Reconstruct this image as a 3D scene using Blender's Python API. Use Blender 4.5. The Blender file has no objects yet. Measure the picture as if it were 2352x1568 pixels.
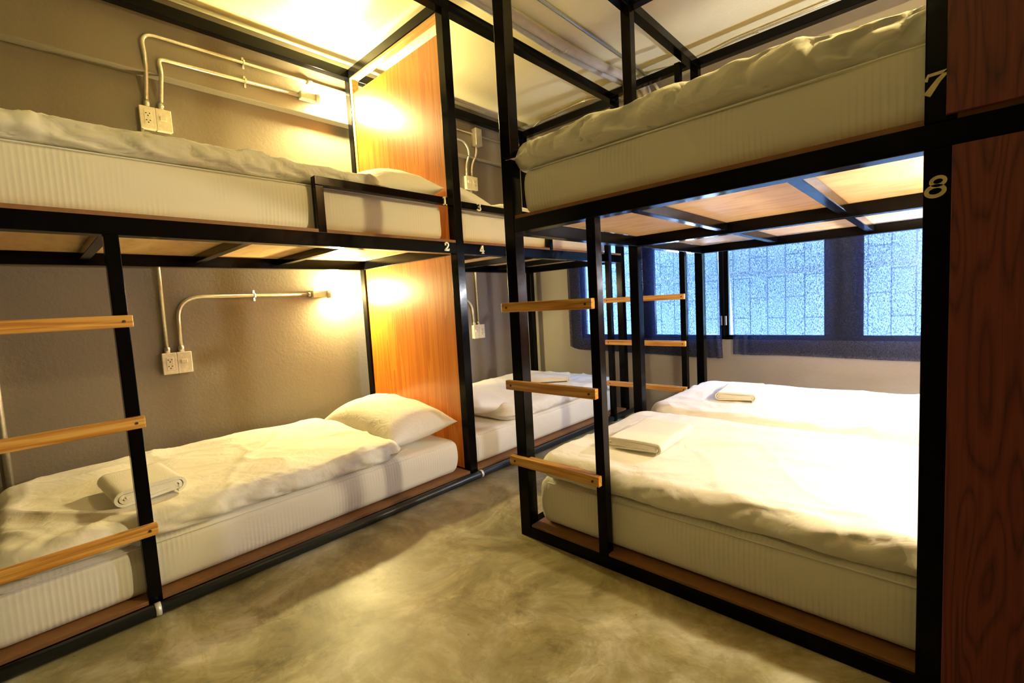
import bpy, bmesh, math, random
from mathutils import Vector, Matrix, noise

# ------------------------------------------------------------------ camera, world, exposure
S = 1.1                      # one plan unit (eye height) in metres; floor is at plan z = -1


def W(x, y, z):
    return Vector((x * S, y * S, (z + 1) * S))


sc = bpy.context.scene
sc.view_settings.view_transform = 'Standard'
sc.view_settings.look = 'None'
sc.view_settings.gamma = 1
sc.view_settings.use_curve_mapping = False
sc.view_settings.exposure = -0.12
try:
    sc.cycles.use_denoising = True
    sc.cycles.max_bounces = 10
    sc.cycles.diffuse_bounces = 6
    sc.cycles.transparent_max_bounces = 12
    sc.cycles.sample_clamp_indirect = 6.0
except Exception:
    pass

cam_d = bpy.data.cameras.new('camera')
cam = bpy.data.objects.new('camera', cam_d)
sc.collection.objects.link(cam)
sc.camera = cam
cam_d.sensor_width = 36.0
cam_d.lens = 1056.085 / 2352 * 36.0
cam_d.clip_start = 0.02
R = Matrix(((0.73081811, -0.01486191, 0.68241044),
            (0.68032098, 0.09699217, -0.72646809),
            (-0.05539177, 0.99517418, 0.0809945)))
cam.matrix_world = Matrix.Translation(W(0, 0, 0)) @ R.to_4x4()

world = bpy.data.worlds.new('daylight_sky')
sc.world = world
world.use_nodes = True
WB = world.node_tree.nodes['Background']
WB.inputs[0].default_value = (0.36, 0.62, 1.0, 1)
WB.inputs[1].default_value = 30.0

LAMP = {'bed1': 2600, 'bed2': 2300, 'bed3': 1200, 'bed4': 600, 'bed7': 2600, 'bed8': 2000, 'bed6': 2200, 'room': 190}
WARM = (1.0, 0.82, 0.33)
WHITE = (0.92, 0.92, 1.0)
SOFT = (1.0, 0.87, 0.56)

COL = sc.collection

# ------------------------------------------------------------------ materials


def mat(name):
    m = bpy.data.materials.new(name)
    m.use_nodes = True
    nt = m.node_tree
    b = nt.nodes['Principled BSDF']
    return m, nt, b


def N(nt, t, **kw):
    n = nt.nodes.new(t)
    for k, v in kw.items():
        if k in n.inputs:
            n.inputs[k].default_value = v
        else:
            setattr(n, k, v)
    return n


def coords(nt, scale=(1, 1, 1), kind='Object', rand=True):
    tc = N(nt, 'ShaderNodeTexCoord')
    mp = N(nt, 'ShaderNodeMapping')
    mp.inputs['Scale'].default_value = scale
    nt.links.new(tc.outputs[kind], mp.inputs['Vector'])
    if rand:
        oi = N(nt, 'ShaderNodeObjectInfo')
        mu = N(nt, 'ShaderNodeMath', operation='MULTIPLY')
        mu.inputs[1].default_value = 37.0
        nt.links.new(oi.outputs['Random'], mu.inputs[0])
        nt.links.new(mu.outputs[0], mp.inputs['Location'])
    return mp.outputs[0]


def ramp(nt, fac, stops):
    r = N(nt, 'ShaderNodeValToRGB')
    e = r.color_ramp.elements
    e[0].position, e[0].color = stops[0][0], (*stops[0][1], 1)
    e[1].position, e[1].color = stops[-1][0], (*stops[-1][1], 1)
    for p, c in stops[1:-1]:
        n = e.new(p)
        n.color = (*c, 1)
    nt.links.new(fac, r.inputs[0])
    return r.outputs[0]


def bump(nt, b, h, strength, dist=0.01, prev=None):
    bp = N(nt, 'ShaderNodeBump')
    bp.inputs['Strength'].default_value = strength
    bp.inputs['Distance'].default_value = dist
    nt.links.new(h, bp.inputs['Height'])
    if prev is not None:
        nt.links.new(prev, bp.inputs['Normal'])
    nt.links.new(bp.outputs[0], b.inputs['Normal'])
    return bp.outputs[0]


def plain(name, col, rough=0.5, metal=0.0, bmp=0.0, bs=60, spec=0.5):
    m, nt, b = mat(name)
    b.inputs['Base Color'].default_value = (*col, 1)
    b.inputs['Roughness'].default_value = rough
    b.inputs['Metallic'].default_value = metal
    b.inputs['Specular IOR Level'].default_value = spec
    v = coords(nt)
    n = N(nt, 'ShaderNodeTexNoise', Scale=bs, Detail=4)
    nt.links.new(v, n.inputs['Vector'])
    c = ramp(nt, n.outputs[0], [(0.3, tuple(x * 0.88 for x in col)), (0.7, tuple(min(1, x * 1.08) for x in col))])
    nt.links.new(c, b.inputs['Base Color'])
    if bmp:
        bump(nt, b, n.outputs[0], bmp, 0.002)
    return m


M = {}


def m_black():
    m, nt, b = mat('black_gloss_paint')
    b.inputs['Base Color'].default_value = (0.0015, 0.0015, 0.002, 1)
    b.inputs['Specular IOR Level'].default_value = 0.10
    v = coords(nt, (18, 18, 18))
    n = N(nt, 'ShaderNodeTexNoise', Scale=1.5, Detail=5)
    nt.links.new(v, n.inputs['Vector'])
    r = N(nt, 'ShaderNodeMapRange')
    r.inputs['To Min'].default_value = 0.10
    r.inputs['To Max'].default_value = 0.26
    nt.links.new(n.outputs[0], r.inputs[0])
    nt.links.new(r.outputs[0], b.inputs['Roughness'])
    bump(nt, b, n.outputs[0], 0.05, 0.004)
    return m


def m_panel(name, cols, sx, sz, rings, rough, coat, lines=False):
    """wood laminate, grain along z"""
    m, nt, b = mat(name)
    v = coords(nt, (sx, sx, sz))
    n = N(nt, 'ShaderNodeTexNoise', Scale=1.0, Detail=1.5, Distortion=0.3)
    nt.links.new(v, n.inputs['Vector'])
    mu = N(nt, 'ShaderNodeMath', operation='MULTIPLY')
    mu.inputs[1].default_value = rings
    nt.links.new(n.outputs[0], mu.inputs[0])
    fr = N(nt, 'ShaderNodeMath', operation='FRACT')
    nt.links.new(mu.outputs[0], fr.inputs[0])
    v2 = coords(nt, (220, 220, 5))
    n2 = N(nt, 'ShaderNodeTexNoise', Scale=1.0, Detail=3)
    nt.links.new(v2, n2.inputs['Vector'])
    mx = N(nt, 'ShaderNodeMath', operation='MULTIPLY_ADD')
    nt.links.new(n2.outputs[0], mx.inputs[0])
    mx.inputs[1].default_value = 0.75
    hf = N(nt, 'ShaderNodeMath', operation='MULTIPLY')
    if lines:
        lr = ramp(nt, fr.outputs[0], [(0.0, (0.25,) * 3), (0.1, (0, 0, 0)), (0.3, (0.7,) * 3), (0.75, (0.9,) * 3), (1.0, (0.3,) * 3)])
        nt.links.new(lr, hf.inputs[0])
    else:
        nt.links.new(fr.outputs[0], hf.inputs[0])
    hf.inputs[1].default_value = 0.6
    nt.links.new(hf.outputs[0], mx.inputs[2])
    c = ramp(nt, mx.outputs[0], [(0.15, cols[0]), (0.5, cols[1]), (0.95, cols[2])])
    nt.links.new(c, b.inputs['Base Color'])
    b.inputs['Roughness'].default_value = rough
    b.inputs['Coat Weight'].default_value = coat
    b.inputs['Coat Roughness'].default_value = 0.22
    bump(nt, b, mx.outputs[0], 0.06, 0.001)
    return m


def m_pine(name, cols, axis):
    m, nt, b = mat(name)
    s = [70, 70, 70]
    s[axis] = 3.0
    v = coords(nt, tuple(s))
    n = N(nt, 'ShaderNodeTexNoise', Scale=1.0, Detail=2.5, Distortion=0.6)
    nt.links.new(v, n.inputs['Vector'])
    c = ramp(nt, n.outputs[0], [(0.35, cols[0]), (0.5, cols[1]), (0.62, cols[2])])
    nt.links.new(c, b.inputs['Base Color'])
    b.inputs['Roughness'].default_value = 0.42
    b.inputs['Coat Weight'].default_value = 0.25
    return m


def m_ply():
    m, nt, b = mat('plywood_board')
    v = coords(nt, (3, 9, 9))
    n = N(nt, 'ShaderNodeTexNoise', Scale=2.0, Detail=6, Distortion=0.4)
    nt.links.new(v, n.inputs['Vector'])
    c = ramp(nt, n.outputs[0], [(0.25, (0.50, 0.30, 0.13)), (0.5, (0.64, 0.44, 0.22)), (0.75, (0.70, 0.50, 0.27))])
    nt.links.new(c, b.inputs['Base Color'])
    b.inputs['Roughness'].default_value = 0.5
    return m


def m_wall(name, c0, c1):
    m, nt, b = mat(name)
    v = coords(nt, (1, 1, 1), rand=False)
    n = N(nt, 'ShaderNodeTexNoise', Scale=1.1, Detail=5)
    nt.links.new(v, n.inputs['Vector'])
    c = ramp(nt, n.outputs[0], [(0.3, c0), (0.7, c1)])
    nt.links.new(c, b.inputs['Base Color'])
    b.inputs['Roughness'].default_value = 0.45
    n2 = N(nt, 'ShaderNodeTexNoise', Scale=55, Detail=4, Roughness=0.6)
    nt.links.new(v, n2.inputs['Vector'])
    n3 = N(nt, 'ShaderNodeTexVoronoi', Scale=24)
    nt.links.new(v, n3.inputs['Vector'])
    p = bump(nt, b, n2.outputs[0], 0.35, 0.004)
    bump(nt, b, n3.outputs[0], 0.08, 0.004, p)
    return m


def m_floor():
    m, nt, b = mat('polished_concrete')
    v = coords(nt, (1, 1, 1), rand=False)
    n = N(nt, 'ShaderNodeTexNoise', Scale=2.6, Detail=12, Roughness=0.68, Distortion=0.9)
    nt.links.new(v, n.inputs['Vector'])
    base = ramp(nt, n.outputs[0], [(0.30, (0.15, 0.128, 0.062)), (0.44, (0.26, 0.23, 0.12)), (0.51, (0.34, 0.305, 0.17)),
                                   (0.56, (0.38, 0.35, 0.23)), (0.68, (0.54, 0.51, 0.39))])
    # trowel swirls
    n2 = N(nt, 'ShaderNodeTexNoise', Scale=2.2, Detail=12, Roughness=0.72, Distortion=1.6)
    nt.links.new(v, n2.inputs['Vector'])
    sw = ramp(nt, n2.outputs[0], [(0.36, (0.55, 0.52, 0.46)), (0.44, (0.95, 0.95, 0.95)), (0.62, (1, 1, 1)), (0.66, (1.12, 1.12, 1.15))])
    mx = N(nt, 'ShaderNodeMixRGB', blend_type='MULTIPLY')
    mx.inputs[0].default_value = 0.75
    nt.links.new(base, mx.inputs[1])
    nt.links.new(sw, mx.inputs[2])
    # crisp trowel patches and pale hairline cracks
    for (sc_, dist, th, dk, fac) in ((3.4, 0.6, 0.53, (0.80, 0.78, 0.74), 0.8), (7.5, 0.9, 0.56, (0.84, 0.82, 0.76), 0.7), (1.7, 1.5, 0.44, (1.16, 1.15, 1.13), 0.8)):
        np_ = N(nt, 'ShaderNodeTexNoise', Scale=sc_, Detail=9, Roughness=0.62, Distortion=dist)
        nt.links.new(v, np_.inputs['Vector'])
        lo_, hi_ = ((1, 1, 1), dk)
        if dk[0] > 1:
            lo_, hi_ = dk, (1, 1, 1)
        pr_ = ramp(nt, np_.outputs[0], [(th - 0.012, lo_), (th + 0.012, hi_)])
        m_ = N(nt, 'ShaderNodeMixRGB', blend_type='MULTIPLY')
        m_.inputs[0].default_value = fac
        nt.links.new(mx.outputs[0], m_.inputs[1])
        nt.links.new(pr_, m_.inputs[2])
        mx = m_
    nc = N(nt, 'ShaderNodeTexNoise', Scale=1.1, Detail=7, Roughness=0.5, Distortion=0.4)
    nt.links.new(v, nc.inputs['Vector'])
    cr_ = ramp(nt, nc.outputs[0], [(0.494, (1, 1, 1)), (0.4975, (1.3, 1.28, 1.2)), (0.5, (0.8, 0.78, 0.72)), (0.503, (1, 1, 1))])
    m_ = N(nt, 'ShaderNodeMixRGB', blend_type='MULTIPLY')
    m_.inputs[0].default_value = 0.6
    nt.links.new(mx.outputs[0], m_.inputs[1])
    nt.links.new(cr_, m_.inputs[2])
    mx = m_
    # small dark spots
    vo = N(nt, 'ShaderNodeTexVoronoi', Scale=9)
    nt.links.new(v, vo.inputs['Vector'])
    sp = ramp(nt, vo.outputs[0], [(0.0, (0.35, 0.3, 0.25)), (0.028, (0.5, 0.45, 0.4)), (0.036, (1, 1, 1))])
    mx2 = N(nt, 'ShaderNodeMixRGB', blend_type='MULTIPLY')
    mx2.inputs[0].default_value = 0.8
    nt.links.new(mx.outputs[0], mx2.inputs[1])
    nt.links.new(sp, mx2.inputs[2])
    # a large darker patch beside the left bunk
    vs = N(nt, 'ShaderNodeVectorMath', operation='DISTANCE')
    nn = N(nt, 'ShaderNodeTexNoise', Scale=5, Detail=6)
    nt.links.new(v, nn.inputs['Vector'])
    ad = N(nt, 'ShaderNodeVectorMath', operation='MULTIPLY_ADD')
    ad.inputs[1].default_value = (0.35, 0.35, 0)
    nt.links.new(nn.outputs['Color'], ad.inputs[0])
    nt.links.new(v, ad.inputs[2])
    nt.links.new(ad.outputs[0], vs.inputs[0])
    vs.inputs[1].default_value = (-1.74 * S + 0.17, 0.85 * S + 0.17, 0)
    st = ramp(nt, vs.outputs['Value'], [(0.18, (0.62, 0.52, 0.42)), (0.42, (0.7, 0.6, 0.5)), (0.47, (1, 1, 1))])
    mx3 = N(nt, 'ShaderNodeMixRGB', blend_type='MULTIPLY')
    mx3.inputs[0].default_value = 1
    nt.links.new(mx2.outputs[0], mx3.inputs[1])
    nt.links.new(st, mx3.inputs[2])
    nt.links.new(mx3.outputs[0], b.inputs['Base Color'])
    rr = N(nt, 'ShaderNodeMapRange')
    rr.inputs['To Min'].default_value = 0.28
    rr.inputs['To Max'].default_value = 0.6
    nt.links.new(n2.outputs[0], rr.inputs[0])
    nt.links.new(rr.outputs[0], b.inputs['Roughness'])
    bump(nt, b, n.outputs[0], 0.10, 0.01)
    return m


def m_linen(name, col, stripes=None, wr=0.25, ws=3.0):
    m, nt, b = mat(name)
    b.inputs['Base Color'].default_value = (*col, 1)
    b.inputs['Roughness'].default_value = 0.75
    b.inputs['Sheen Weight'].default_value = 0.15
    v = coords(nt)
    prev = None
    n = N(nt, 'ShaderNodeTexNoise', Scale=ws, Detail=5, Distortion=1.0)
    nt.links.new(v, n.inputs['Vector'])
    prev = bump(nt, b, n.outputs[0], wr, 0.03)
    if stripes is None:
        nd = N(nt, 'ShaderNodeTexNoise', Scale=ws * 1.1, Detail=2, Distortion=1.8)
        nt.links.new(v, nd.inputs['Vector'])
        rd = ramp(nt, nd.outputs[0], [(0.40, (1, 1, 1)), (0.5, (0, 0, 0)), (0.60, (1, 1, 1))])
        prev = bump(nt, b, rd, 0.20, 0.014 if name.startswith('cream') else 0.004, prev)
    if stripes is not None:
        tc = N(nt, 'ShaderNodeTexCoord')
        sx = N(nt, 'ShaderNodeSeparateXYZ')
        nt.links.new(tc.outputs['Object'], sx.inputs[0])
        mu = N(nt, 'ShaderNodeMath', operation='MULTIPLY')
        mu.inputs[1].default_value = 2 * math.pi / 0.0165
        nt.links.new(sx.outputs[stripes], mu.inputs[0])
        si = N(nt, 'ShaderNodeMath', operation='SINE')
        nt.links.new(mu.outputs[0], si.inputs[0])
        # satin weave catches the light in patches
        n2 = N(nt, 'ShaderNodeTexNoise', Scale=5.0, Detail=1)
        nt.links.new(v, n2.inputs['Vector'])
        pr = N(nt, 'ShaderNodeMapRange')
        pr.inputs['From Min'].default_value = 0.4
        pr.inputs['From Max'].default_value = 0.65
        nt.links.new(n2.outputs[0], pr.inputs[0])
        ma = N(nt, 'ShaderNodeMath', operation='MULTIPLY')
        nt.links.new(si.outputs[0], ma.inputs[0])
        nt.links.new(pr.outputs[0], ma.inputs[1])
        c = ramp(nt, ma.outputs[0], [(0.0, tuple(x * 1.0 for x in col)), (1.0, tuple(x * 0.90 for x in col))])
        nt.links.new(c, b.inputs['Base Color'])
        bump(nt, b, ma.outputs[0], 0.14, 0.002, prev)
    return m


def m_terry():
    m, nt, b = mat('terry_cloth')
    b.inputs['Base Color'].default_value = (0.82, 0.79, 0.66, 1)
    b.inputs['Roughness'].default_value = 0.95
    b.inputs['Sheen Weight'].default_value = 0.4
    v = coords(nt)
    n = N(nt, 'ShaderNodeTexNoise', Scale=260, Detail=3)
    nt.links.new(v, n.inputs['Vector'])
    bump(nt, b, n.outputs[0], 0.6, 0.003)
    return m


def m_curtain():
    m = bpy.data.materials.new('navy_curtain_cloth')
    m.use_nodes = True
    nt = m.node_tree
    nt.nodes.clear()
    out = N(nt, 'ShaderNodeOutputMaterial')
    v = coords(nt, (1, 1, 1), rand=False)
    d = N(nt, 'ShaderNodeBsdfDiffuse')
    d.inputs[0].default_value = (0.018, 0.020, 0.032, 1)
    t = N(nt, 'ShaderNodeBsdfTranslucent')
    t.inputs[0].default_value = (0.0012, 0.0045, 0.018, 1)
    a = N(nt, 'ShaderNodeAddShader')
    nt.links.new(d.outputs[0], a.inputs[0])
    nt.links.new(t.outputs[0], a.inputs[1])
    tr = N(nt, 'ShaderNodeBsdfTransparent')
    tr.inputs[0].default_value = (0.78, 0.80, 1.0, 1)
    # open weave: uneven threads
    v2 = coords(nt, (210, 210, 110), rand=False)
    n = N(nt, 'ShaderNodeTexNoise', Scale=1.0, Detail=5, Roughness=0.7)
    nt.links.new(v2, n.inputs['Vector'])
    r = N(nt, 'ShaderNodeMapRange')
    r.inputs['From Min'].default_value = 0.36
    r.inputs['From Max'].default_value = 0.66
    r.inputs['To Min'].default_value = 0.0
    r.inputs['To Max'].default_value = 0.50
    nt.links.new(n.outputs[0], r.inputs[0])
    mx = N(nt, 'ShaderNodeMixShader')
    nt.links.new(r.outputs[0], mx.inputs[0])
    nt.links.new(a.outputs[0], mx.inputs[1])
    nt.links.new(tr.outputs[0], mx.inputs[2])
    nt.links.new(mx.outputs[0], out.inputs[0])
    return m


def m_tiles():
    m, nt, b = mat('pale_tile_cladding')
    tc = N(nt, 'ShaderNodeTexCoord')
    mp = N(nt, 'ShaderNodeMapping')
    mp.inputs['Rotation'].default_value = (math.pi / 2, 0, 0)
    nt.links.new(tc.outputs['Object'], mp.inputs['Vector'])
    sw = N(nt, 'ShaderNodeSeparateXYZ')
    nt.links.new(tc.outputs['Object'], sw.inputs[0])
    cb = N(nt, 'ShaderNodeCombineXYZ')
    nt.links.new(sw.outputs[2], cb.inputs[0])
    nt.links.new(sw.outputs[0], cb.inputs[1])
    br = N(nt, 'ShaderNodeTexBrick')
    br.inputs['Scale'].default_value = 1.0
    br.inputs['Brick Width'].default_value = 0.42
    br.inputs['Row Height'].default_value = 0.165
    br.inputs['Mortar Size'].default_value = 0.006
    br.inputs['Color1'].default_value = (0.8, 0.82, 0.8, 1)
    br.inputs['Color2'].default_value = (0.72, 0.76, 0.76, 1)
    br.inputs['Mortar'].default_value = (0.30, 0.31, 0.33, 1)
    nt.links.new(cb.outputs[0], br.inputs['Vector'])
    nt.links.new(br.outputs[0], b.inputs['Base Color'])
    b.inputs['Roughness'].default_value = 0.5
    return m


def m_emit(name, col, strength):
    m = bpy.data.materials.new(name)
    m.use_nodes = True
    nt = m.node_tree
    nt.nodes.clear()
    out = N(nt, 'ShaderNodeOutputMaterial')
    e = N(nt, 'ShaderNodeEmission')
    e.inputs[0].default_value = (*col, 1)
    e.inputs[1].default_value = strength
    nt.links.new(e.outputs[0], out.inputs[0])
    return m


def m_glass():
    m, nt, b = mat('window_glass')
    nt.nodes.clear()
    out = N(nt, 'ShaderNodeOutputMaterial')
    t = N(nt, 'ShaderNodeBsdfTransparent')
    t.inputs[0].default_value = (0.88, 0.95, 0.97, 1)
    g = N(nt, 'ShaderNodeBsdfGlossy')
    g.inputs['Roughness'].default_value = 0.03
    mx = N(nt, 'ShaderNodeMixShader')
    mx.inputs[0].default_value = 0.06
    nt.links.new(t.outputs[0], mx.inputs[1])
    nt.links.new(g.outputs[0], mx.inputs[2])
    nt.links.new(mx.outputs[0], out.inputs[0])
    return m


M['black'] = m_black()
M['orange'] = m_panel('orange_wood_laminate', [(0.40, 0.085, 0.004), (0.55, 0.155, 0.008), (0.66, 0.23, 0.018)], 17, 0.75, 4, 0.36, 0.5)
M['redwood'] = m_panel('dark_red_wood_laminate', [(0.022, 0.004, 0.004), (0.115, 0.018, 0.014), (0.185, 0.034, 0.024)], 10.5, 1.15, 15, 0.6, 0.05, True)
PINE = [(0.46, 0.19, 0.03), (0.64, 0.32, 0.065), (0.74, 0.43, 0.11)]
M['pine_x'] = m_pine('pine_slat_along_x', PINE, 0)
M['pine_y'] = m_pine('pine_slat_along_y', PINE, 1)
M['frame_wood'] = m_pine('yellow_pine_frame', [(0.5, 0.26, 0.07), (0.62, 0.36, 0.11), (0.7, 0.44, 0.16)], 0)
M['ply'] = m_ply()
M['ply_edge'] = plain('brown_board_edge', (0.21, 0.095, 0.032), 0.6, bs=30)
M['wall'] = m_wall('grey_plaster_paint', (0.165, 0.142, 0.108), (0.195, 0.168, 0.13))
M['wall_lit'] = m_wall('grey_plaster_paint_lit', (0.29, 0.265, 0.22), (0.33, 0.305, 0.26))  # window wall: stronger lighting put into a raised copy of the paint colour
M['ceiling'] = m_wall('ceiling_paint', (0.73, 0.675, 0.43), (0.78, 0.725, 0.48))
M['floor'] = m_floor()
M['sheet_y'] = m_linen('striped_sheet_left', (0.80, 0.77, 0.68), 1, 0.18, 3)
M['sheet_x'] = m_linen('striped_sheet_right', (0.80, 0.77, 0.68), 0, 0.18, 3)
M['duvet'] = m_linen('white_cotton_duvet', (0.84, 0.82, 0.74), None, 0.30, 4.5)
M['duvet_top'] = m_linen('cream_cotton_duvet', (0.84, 0.82, 0.74), None, 0.30, 4.5)
M['pillow'] = m_linen('white_pillow_case', (0.85, 0.83, 0.76), None, 0.25, 6)
M['towel'] = m_terry()
M['plastic'] = plain('ivory_plastic', (0.78, 0.74, 0.60), 0.3)
M['hole'] = plain('socket_hole', (0.02, 0.02, 0.02), 0.6)
M['steel'] = plain('galvanised_conduit', (0.62, 0.58, 0.48), 0.33, 0.75, 0.1)
M['zinc'] = plain('bright_zinc', (0.7, 0.7, 0.68), 0.28, 0.9)
M['darkzinc'] = plain('grey_zinc_box', (0.35, 0.36, 0.34), 0.4, 0.8)
M['wrap'] = plain('grey_pipe_insulation', (0.48, 0.46, 0.42), 0.8, 0, 0.5, 14)
M['num'] = plain('cream_number_paint', (0.85, 0.82, 0.68), 0.4)
M['num_gold'] = plain('yellow_cream_number', (0.72, 0.62, 0.30), 0.4)
M['screw'] = plain('dark_screw_head', (0.08, 0.05, 0.03), 0.5, 0.5)
M['curtain'] = m_curtain()
M['alu'] = plain('black_window_metal', (0.0015, 0.0015, 0.002), 0.3, spec=0.15)
M['glass'] = m_glass()
M['tiles'] = m_tiles()
M['blackpipe'] = plain('black_plastic_pipe', (0.012, 0.016, 0.02), 0.35)
M['clip'] = plain('white_metal_clip', (0.75, 0.74, 0.7), 0.35, 0.3)

# ------------------------------------------------------------------ mesh helpers (plan units in, metres out)


def box_bm(x0, x1, y0, y1, z0, z1, bev=0.0, seg=2, bm=None):
    own = bm is None
    b2 = bmesh.new()
    r = bmesh.ops.create_cube(b2, size=1)
    c = W((x0 + x1) / 2, (y0 + y1) / 2, (z0 + z1) / 2)
    d = Vector((abs(x1 - x0) * S, abs(y1 - y0) * S, abs(z1 - z0) * S))
    for v in b2.verts:
        v.co = Vector((v.co.x * d.x, v.co.y * d.y, v.co.z * d.z)) + c
    if bev:
        bmesh.ops.bevel(b2, geom=list(b2.edges), offset=min(bev * S, min(d) * 0.45), segments=seg, affect='EDGES', profile=0.5)
    if own:
        return b2
    join(bm, b2)
    return bm


def join(dst, src):
    me = bpy.data.meshes.new('tmp')
    src.to_mesh(me)
    src.free()
    dst.from_mesh(me)
    bpy.data.meshes.remove(me)


def fillet(pts, r, n=8):
    """rounded polyline"""
    out = [pts[0]]
    for i in range(1, len(pts) - 1):
        p, a, b = pts[i], pts[i - 1], pts[i + 1]
        da, db = (a - p), (b - p)
        rr = min(r, da.length * 0.48, db.length * 0.48)
        s, e = p + da.normalized() * rr, p + db.normalized() * rr
        for k in range(n + 1):
            t = k / n
            out.append(s * (1 - t) ** 2 + p * 2 * t * (1 - t) + e * t * t)
    out.append(pts[-1])
    return out


def tube_bm(pts, r, seg=12, bend=0.06, bm=None, wob=0.0):
    """pts in plan units"""
    P = [W(*p) for p in pts]
    P = fillet(P, bend * S) if len(P) > 2 else P
    own = bm is None
    b2 = bmesh.new()
    rings = []
    up = Vector((0.123, 0.321, 0.94)).normalized()
    prevn = None
    for i, p in enumerate(P):
        d = (P[min(i + 1, len(P) - 1)] - P[max(i - 1, 0)]).normalized()
        if prevn is None:
            n = d.cross(up).normalized()
        else:
            n = (prevn - d * prevn.dot(d)).normalized()
        prevn = n
        bn = d.cross(n)
        rr = r * S * (1 + wob * noise.noise(p * 9))
        rings.append([b2.verts.new(p + (n * math.cos(2 * math.pi * k / seg) + bn * math.sin(2 * math.pi * k / seg)) * rr) for k in range(seg)])
    for a, b in zip(rings, rings[1:]):
        for k in range(seg):
            f = b2.faces.new((a[k], a[(k + 1) % seg], b[(k + 1) % seg], b[k]))
            f.smooth = True
    b2.faces.new(rings[0][::-1])
    b2.faces.new(rings[-1])
    if own:
        return b2
    join(bm, b2)
    return bm


def sphere_bm(x, y, z, r, sx=1, sy=1, sz=1):
    b = bmesh.new()
    bmesh.ops.create_uvsphere(b, u_segments=20, v_segments=14, radius=r * S)
    c = W(x, y, z)
    for v in b.verts:
        v.co = Vector((v.co.x * sx, v.co.y * sy, v.co.z * sz)) + c
    for f in b.faces:
        f.smooth = True
    return b


def obj(name, bm, m, parent=None, smooth=None):
    me = bpy.data.meshes.new(name)
    bmesh.ops.recalc_face_normals(bm, faces=bm.faces)
    if smooth:
        for f in bm.faces:
            f.smooth = True
    bb = [Vector((min(v.co[i] for v in bm.verts) for i in range(3))), Vector((max(v.co[i] for v in bm.verts) for i in range(3)))]
    if parent is None:
        org = Vector(((bb[0].x + bb[1].x) / 2, (bb[0].y + bb[1].y) / 2, bb[0].z))
    else:
        org = (bb[0] + bb[1]) / 2
    for v in bm.verts:
        v.co -= org
    bm.to_mesh(me)
    bm.free()
    o = bpy.data.objects.new(name, me)
    me.materials.append(m)
    COL.objects.link(o)
    if parent is not None:
        pw = parent['_w'] if '_w' in parent else (0, 0, 0)
        o.parent = parent
        o.location = org - Vector(pw)
    else:
        o.location = org
    o['_w'] = tuple(org)
    return o


def structure(name, bm, m, parent=None, **k):
    o = obj(name, bm, m, parent, **k)
    if parent is None:
        o['kind'] = 'structure'
    return o


def thing(name, label, cat, loc, group=None):
    o = bpy.data.objects.new(name, None)
    COL.objects.link(o)
    o.location = W(*loc)
    o['_w'] = tuple(W(*loc))
    o['label'] = label
    o['category'] = cat
    if group:
        o['group'] = group
    o.empty_display_size = 0.05
    return o


def tag(o, label, cat, group=None):
    o['label'] = label
    o['category'] = cat
    if group:
        o['group'] = group
    return o


BEV = 0.0025

# ------------------------------------------------------------------ room shell
XL, XR, YN, YF, ZC = -3.16, 0.66, -1.25, 3.66, 1.74
WT = 0.12
structure('floor', box_bm(XL - WT, XR + WT, YN - WT, YF + WT, -1.1, -1.0), M['floor'])
structure('ceiling', box_bm(XL - WT, XR + WT, YN - WT, YF + WT, ZC, ZC + 0.12), M['ceiling'])
structure('wall_left', box_bm(XL - WT, XL, YN - WT, YF + WT, -1.0, ZC), M['wall'])
structure('wall_right', box_bm(XR, XR + WT, YN - WT, YF + WT, -1.0, ZC), M['wall'])
structure('wall_near', box_bm(XL, XR, YN - WT, YN, -1.0, ZC), M['wall'])
WX0, WX1, WZ0, WZ1 = -2.52, 0.36, -0.36, 0.66
bm = bmesh.new()
box_bm(XL, WX0, YF, YF + WT, -1.0, ZC, bm=bm)
box_bm(WX1, XR, YF, YF + WT, -1.0, ZC, bm=bm)
box_bm(WX0, WX1, YF, YF + WT, -1.0, WZ0, bm=bm)
box_bm(WX0, WX1, YF, YF + WT, WZ1, ZC, bm=bm)
structure('wall_window', bm, M['wall_lit'])
# concrete tie beam that stands proud along the top of the left wall
structure('trim_1', box_bm(XL, -3.085, YN, YF, 1.325, ZC, 0.004), M['wall'])
structure('trim_1_pillar', box_bm(XL, -3.10, 3.60, YF, -1.0, ZC, 0.003), M['wall']).name = 'trim_2'

# windows
for i, (a, b) in enumerate([(WX0, -1.215), (-1.215, WX1)]):
    f = bmesh.new()
    fy0, fy1, t = YF + 0.01, YF + 0.045, 0.035
    box_bm(a, b, fy0, fy1, WZ0, WZ0 + t, BEV, bm=f)
    box_bm(a, b, fy0, fy1, WZ1 - t, WZ1, BEV, bm=f)
    box_bm(a, a + t, fy0, fy1, WZ0, WZ1, BEV, bm=f)
    box_bm(b - t, b, fy0, fy1, WZ0, WZ1, BEV, bm=f)
    mids = [(-1.955, -1.775)] if i == 0 else [(-0.575, -0.365)]
    for q0, q1 in mids:
        box_bm(q0, q1, fy0, fy1, WZ0, WZ1, BEV, bm=f)
    w = structure('window_%d' % (i + 1), f, M['alu'])
    g = box_bm(a + t, b - t, fy0 + 0.014, fy0 + 0.018, WZ0 + t, WZ1 - t)
    obj('glass_pane', g, M['glass'], w)
    h = box_bm(b - 0.03 if i == 0 else a + 0.005, b - 0.012 if i == 0 else a + 0.02, fy0 - 0.012, fy0, -0.25, -0.18, BEV)
    obj('window_handle', h, M['zinc'], w)

# the tiled wall of the house next door, seen through the windows
o = structure('wall_outside', box_bm(-4.6, 2.2, YF + 1.15, YF + 1.25, -1.6, 1.05), M['tiles'])

# ------------------------------------------------------------------ curtains


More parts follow.
